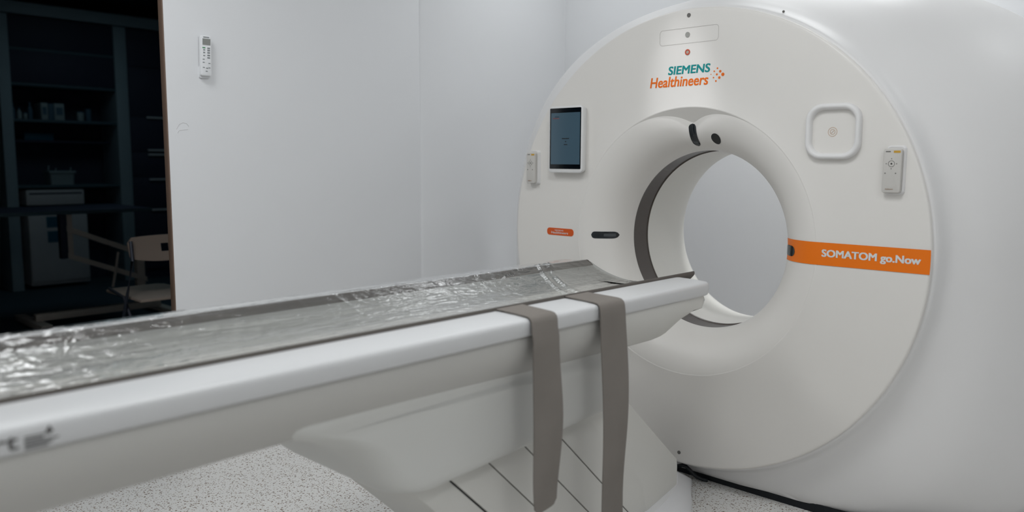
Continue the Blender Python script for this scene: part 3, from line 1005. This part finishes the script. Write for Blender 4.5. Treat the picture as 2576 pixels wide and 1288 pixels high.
# things on the shelf
def item_box(name, label, cat, y0, y1, z0, z1, m, x0=-7.25, x1=-7.03, group=None, parts=None):
    t = thing(name, label, cat, ((x0+x1)/2, (y0+y1)/2, z0), group)
    bx('body', (x0, x1, y0, y1, z0, z1), m, t, .004)
    if parts: parts(t)
    rebase(t)
    return t
def spine(y0, y1, z0, z1):
    return lambda t: bx('spine_label', (-7.03, -7.028, y0, y1, z0, z1), M_itemb, t)
item_box('binder', 'narrow pale binder on the third shelf, left of the wide one', 'binder', -.042, .018, 1.630, 1.790, M_item, group='binders on the shelf', parts=spine(-.03, .006, 1.68, 1.75))
item_box('binder', 'dim middle binder on the third shelf', 'binder', .020, .072, 1.630, 1.785, M_itemb, group='binders on the shelf', parts=spine(.03, .06, 1.68, 1.75))
item_box('binder', 'wide pale binder on the third shelf, rightmost of three', 'binder', .074, .163, 1.630, 1.790, M_item, group='binders on the shelf', parts=spine(.09, .147, 1.68, 1.75))
item_box('storage_box', 'flat blue box on the shelf below the bottles', 'box', -.15, .108, 1.437, 1.497, M_blue, x0=-7.44, x1=-7.2, parts=lambda t: bx('lid', (-7.442, -7.198, -.152, .110, 1.497, 1.505), M_blue, t))
bx('shelf_board', (-7.45, -7.20, -.289, .647, 1.412, 1.436), M_cab, sh, .002).matrix_parent_inverse = Matrix.Translation(-sh.location)
def bottle(y, z, r, h, m, label, name='bottle', cat='bottle'):
    t = thing(name, label, cat, (-7.12, y, z), 'bottles on the shelf' if name == 'bottle' else None)
    prof = [(r*.92, 0), (r, .01), (r, h*.55), (r*.9, h*.65), (r*.42, h*.78), (r*.4, h*.86)] if name == 'bottle' else [(r*.85, 0), (r*.9, .005), (r, h*.95), (r*.96, h)]
    bm = bmesh.new()
    loft(bm, [[(q*math.cos(2*PI*k/16), q*math.sin(2*PI*k/16), zz) for k in range(16)] for q, zz in prof])
    obj('body', bm, m, t)
    bm = bmesh.new()
    q = r*.5 if name == 'bottle' else r*1.02
    z0, z1 = (h*.86, h) if name == 'bottle' else (h, h+.01)
    loft(bm, [[(q*math.cos(2*PI*k/16), q*math.sin(2*PI*k/16), zz) for k in range(16)] for zz in (z0, z1)])
    obj('cap' if name == 'bottle' else 'lid', bm, M_itemb, t)
bottle(-.262, 1.63, .024, .15, M_itemb, 'tall blue bottle at the left end of the third shelf')
bottle(-.205, 1.63, .021, .11, M_item, 'short pale bottle second from the left on the third shelf')
bottle(-.112, 1.63, .022, .165, M_itemb, 'slender bottle just left of the binders')
bottle(-.155, 1.63, .018, .055, M_item, 'tiny jar between the bottles on the third shelf', 'jar', 'jar')
bottle(.335, 1.63, .036, .085, M_item, 'pale cup-shaped jar standing alone right of the binders', 'jar', 'jar')
bottle(.41, 1.63, .03, .115, M_itemb, 'dark jar at the right end of the third shelf', 'jar', 'jar')
# basket with small bits sticking out
bk = thing('basket', 'pale basket on the shelf above the printer, bits sticking out of its top', 'basket', (-7.12, .114, 1.004))
bm = bmesh.new()
loft(bm, [[(x, y, z) for x, y in rrect(-7.22-d, -7.03+d, 0-d, .228+d, .02)] for d, z in ((-.008, 1.004), (0, 1.13), (.004, 1.138), (-.004, 1.138), (-.014, 1.02))])
obj('body', bm, M_item, bk)
bm = bmesh.new()
box(bm, -7.225, -7.02, -.006, .234, 1.118, 1.140, .003)
obj('rim', bm, M_item, bk)
rebase(bk)
for i, (y, h, l_) in enumerate(((.015, .05, 'upright stick at the left of the basket'), (.08, .025, 'short stick in the middle of the basket'), (.215, .03, 'short stick at the right of the basket'))):
    bm = bmesh.new()
    tube(bm, [(-7.12, y, 1.142), (-7.12, y+.006, 1.142+h)], .006, 8)
    tag(obj('stick', bm, M_item, None), l_, 'stick', 'sticks in the basket')

# height adjustable table with parallel arms
lt = thing('lift_table', 'height-adjustable table with pale parallel lift arms in the dark room', 'table', (-5.1, -.5, 0))
bx('table_top', (-5.65, -4.9, -1.9, .065, .845, .873), M_cab, lt, .004)
bx('edge_strip', (-4.9, -4.893, -1.9, .065, .846, .872), M_shelf, lt)
bx('post', (-4.96, -4.90, -.612, -.565, .515, .845), M_cab, lt, .003)
bx('post', (-5.0, -4.93, -.565, -.517, .515, .845), M_lift, lt, .003)
def bar(n, a, b_, hz, m, par, xa=-4.95, xb=-4.90):
    bm = bmesh.new()
    prism(bm, [(a[0], a[1]-hz), (b_[0], b_[1]-hz), (b_[0], b_[1]+hz), (a[0], a[1]+hz)], 'x', xa, xb)
    return obj(n, bm, m, par)
bar('lift_arm', (-.57, .742), (-.0, .497), .021, M_lift, lt)
bar('lift_arm', (-.57, .538), (.005, .303), .020, M_lift, lt)
bx('post', (-5.02, -4.951, -.048, .012, .10, .50), M_lift, lt, .003)
bar('strut', (-.235, .555), (-.285, .22), .0, M_lift, lt) if False else None
bm = bmesh.new()
tube(bm, [(-4.885, -.215, .54), (-4.885, -.235, .42), (-4.885, -.268, .27)], .011, 8)
obj('strut', bm, M_lift, lt)
bx('base_beam', (-5.0, -4.93, -.80, .12, .062, .115), M_lift, lt, .004)
bx('foot_bar', (-5.35, -4.72, -.83, -.755, .02, .065), M_lift, lt, .004)
bx('foot_bar', (-5.35, -4.72, .10, .17, .02, .065), M_lift, lt, .004)
for x in (-5.33, -4.74):
    for y in (-.79, .135):
        bm = bmesh.new()
        tube(bm, [(x, y, 0), (x, y, .022)], .018, 10)
        obj('foot', bm, M_black, lt)
rebase(lt)

# folding chair
fc = thing('folding_chair', 'folding chair with a pale beige plastic back, just beyond the doorway', 'chair', (-3.3, -.6, 0))
bm = bmesh.new()
n = 18
fr_, bk_ = [], []
YC, HW = -.602, .222
def backp(t, v):
    # t across -1..1, v 0..1 up
    y = YC+HW*t
    x = -3.10 - .035*(1-t*t) - .03*v
    zt = .806 + .006*(1-t*t)
    zb = .690 - .030*(1-t*t)
    r = .03
    e = max(0, abs(t)*HW-(HW-r))
    k = r-math.sqrt(max(0, r*r-e*e))
    return Vector((x, y, (zb+k*.25) + (zt-k-zb-k*.25)*v))
hole = (0.0, .52)
TT = [-1+2*i/n for i in range(n+1)]
VV = [0, .2, .36, .68, .85, 1]
grid = {}
for i, t in enumerate(TT):
    for j, v in enumerate(VV):
        p = backp(t, v)
        grid[i, j, 0] = bm.verts.new(p)
        grid[i, j, 1] = bm.verts.new(p+Vector((-.014, 0, 0)))
def is_hole(i, j):
    return j == 2 and i in (8, 9)
for i in range(n):
    for j in range(len(VV)-1):
        if is_hole(i, j): continue
        bm.faces.new((grid[i, j, 0], grid[i+1, j, 0], grid[i+1, j+1, 0], grid[i, j+1, 0]))
        bm.faces.new((grid[i, j, 1], grid[i, j+1, 1], grid[i+1, j+1, 1], grid[i+1, j, 1]))
for side in (0, n):
    for j in range(len(VV)-1):
        bm.faces.new((grid[side, j, 0], grid[side, j+1, 0], grid[side, j+1, 1], grid[side, j, 1]))
for jj in (0, len(VV)-1):
    for i in range(n):
        bm.faces.new((grid[i, jj, 0], grid[i+1, jj, 0], grid[i+1, jj, 1], grid[i, jj, 1]))
for a_, b_ in (((8, 2), (10, 2)), ((8, 3), (10, 3))):
    for i in (8, 9):
        bm.faces.new((grid[i, a_[1], 0], grid[i+1, a_[1], 0], grid[i+1, a_[1], 1], grid[i, a_[1], 1]))
for i in (8, 10):
    bm.faces.new((grid[i, 2, 0], grid[i, 3, 0], grid[i, 3, 1], grid[i, 2, 1]))
tag(obj('backrest', bm, M_chairback, fc, ang=40), 'pale beige backrest with a hand hole')
bm = bmesh.new()
prism(bm, [(-3.07, -.79), (-3.07, -.42), (-3.14, -.405), (-3.60, -.42), (-3.64, -.46), (-3.64, -.745), (-3.60, -.785)], 'z', .435, .452, bev=.004)
obj('seat', bm, M_chairback, fc)
for y in (-.818, -.386):
    bm = bmesh.new()
    tube(bm, [(-3.105, y, .79), (-3.09, y, .68), (-3.20, y, .45), (-3.42, y, .012)], .0105, 8)
    obj('leg', bm, M_chairleg, fc)
    bm = bmesh.new()
    ys = y+(.022 if y < -.6 else -.022)
    tube(bm, [(-3.52, ys, .47), (-3.30, ys, .44), (-3.10, ys, .20), (-2.98, ys, .012)], .0095, 8)
    obj('leg', bm, M_chairleg, fc)
bm = bmesh.new()
tube(bm, [(-3.40, -.818, .05), (-3.40, -.386, .05)], .009, 8)
obj('stretcher', bm, M_chairleg, fc)
rebase(fc)
